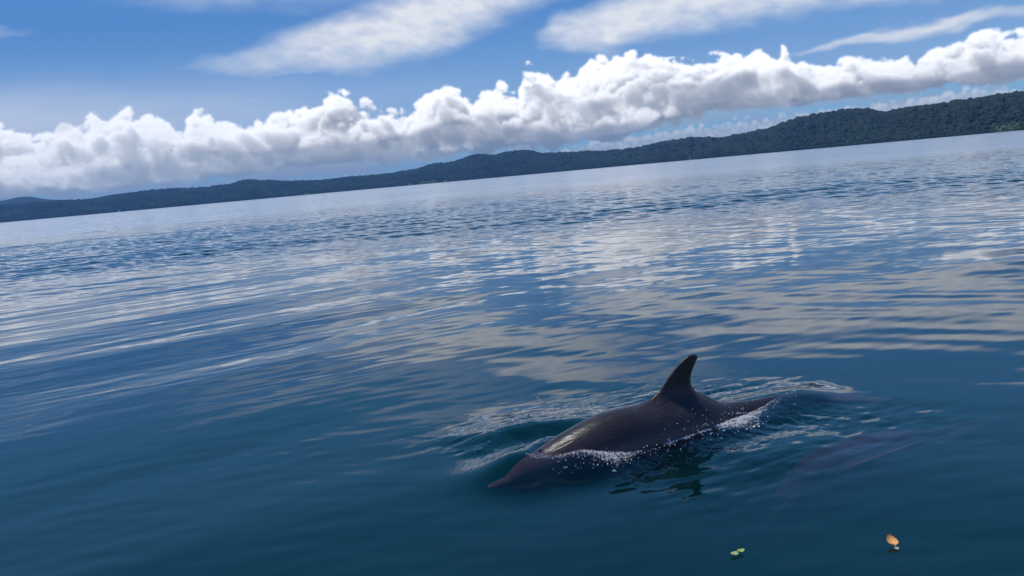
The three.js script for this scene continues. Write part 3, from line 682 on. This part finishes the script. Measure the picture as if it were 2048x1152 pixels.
// ---------------------------------------------------------------- leaves adrift
function leafGeo(L, Wd, curl, cup, thick, point = 1) {
  const n = 22, m = 8, pos = [], idx = [];
  for (const side of [0, 1]) for (let i = 0; i <= n; i++) for (let j = 0; j <= m; j++) {
    const t = i / n, u = j / m * 2 - 1, half = Wd / 2 * Math.pow(Math.sin(Math.PI * clamp(Math.pow(t, point) * 0.97 + 0.015)), 0.75), x = (t - 0.5) * L, z = u * half;
    const y = curl * (t - 0.5) ** 2 * 4 + cup * u * u + 0.0004 * Math.sin(t * 30 + u * 6) - (Math.abs(u) < 0.2 ? 0.0015 * (1 - Math.abs(u) / 0.2) : 0) + (side ? -thick * (1 - 0.8 * u * u) : 0);
    pos.push(x, y, z);
  }
  const S = (n + 1) * (m + 1);
  for (let i = 0; i < n; i++) for (let j = 0; j < m; j++) { const a = i * (m + 1) + j, b = a + m + 1; idx.push(a, a + 1, b, b, a + 1, b + 1, S + a, S + b, S + a + 1, S + b, S + b + 1, S + a + 1); }
  const edge = (a, b) => idx.push(a, b, S + a, b, S + b, S + a);
  for (let i = 0; i < n; i++) { edge((i + 1) * (m + 1), i * (m + 1)); edge(i * (m + 1) + m, (i + 1) * (m + 1) + m); }
  const g = new THREE.BufferGeometry();
  g.setAttribute('position', new THREE.Float32BufferAttribute(pos, 3)); g.setIndex(idx); g.computeVertexNormals();
  return g;
}
{
  const green = new THREE.MeshPhysicalMaterial({ color: new THREE.Color(0.5, 0.68, 0.14), roughness: 0.5, transmission: 0.3, thickness: 0, side: THREE.DoubleSide });
  const pale = green.clone(); pale.color.setRGB(0.56, 0.68, 0.22);
  const t = new THREE.Group(); t.name = 'leaf';
  t.position.set(0.815, 0.006, -3.28); t.rotation.y = 0.12;
  const a = new THREE.Mesh(leafGeo(0.036, 0.03, 0.003, 0.002, 0.0012), pale); a.name = 'blade'; a.position.set(-0.0165, 0.002, 0.008); a.rotation.y = 0.35; t.add(a);
  const b = new THREE.Mesh(leafGeo(0.036, 0.026, 0.004, 0.002, 0.0012), green); b.name = 'blade'; b.position.set(0.0155, 0.003, -0.006); b.rotation.y = 0.25; t.add(b);
  const c = new THREE.Mesh(new THREE.CylinderGeometry(0.0009, 0.0012, 0.02, 8).rotateZ(Math.PI / 2).rotateY(0.4).translate(0, 0.003, 0.001), green); c.name = 'stalk'; t.add(c);
  tag(t, 'small yellow green twin leaf afloat near the bottom edge', 'leaf');
  scene.add(t);
  const o = new THREE.Group(); o.name = 'leaf_001';
  o.position.set(1.425, 0.0, -3.235);
  const om = new THREE.MeshPhysicalMaterial({ color: new THREE.Color(1.0, 0.5, 0.13), roughness: 0.55, transmission: 0.15, thickness: 0, side: THREE.DoubleSide });
  const d = new THREE.Mesh(leafGeo(0.062, 0.042, 0.006, 0.008, 0.0014, 0.8), om); d.name = 'blade';
  d.rotation.set(0, Math.PI / 2, 0); d.rotation.order = 'YXZ'; d.rotation.z = 0.3; d.position.set(0, 0.013, -0.004); o.add(d);
  const e = new THREE.Mesh(leafGeo(0.018, 0.018, 0.002, 0.002, 0.001), new THREE.MeshPhysicalMaterial({ color: new THREE.Color(0.75, 0.66, 0.56), roughness: 0.5 })); e.name = 'tip';
  e.rotation.set(0, Math.PI / 2, 0); e.rotation.order = 'YXZ'; e.rotation.z = 0.2; e.position.set(0, 0.003, 0.036); e.userData.label = 'pale curled tip'; o.add(e);
  tag(o, 'small curled orange leaf afloat at the lower right', 'leaf');
  scene.add(o);
}
renderer.render(scene, camera);
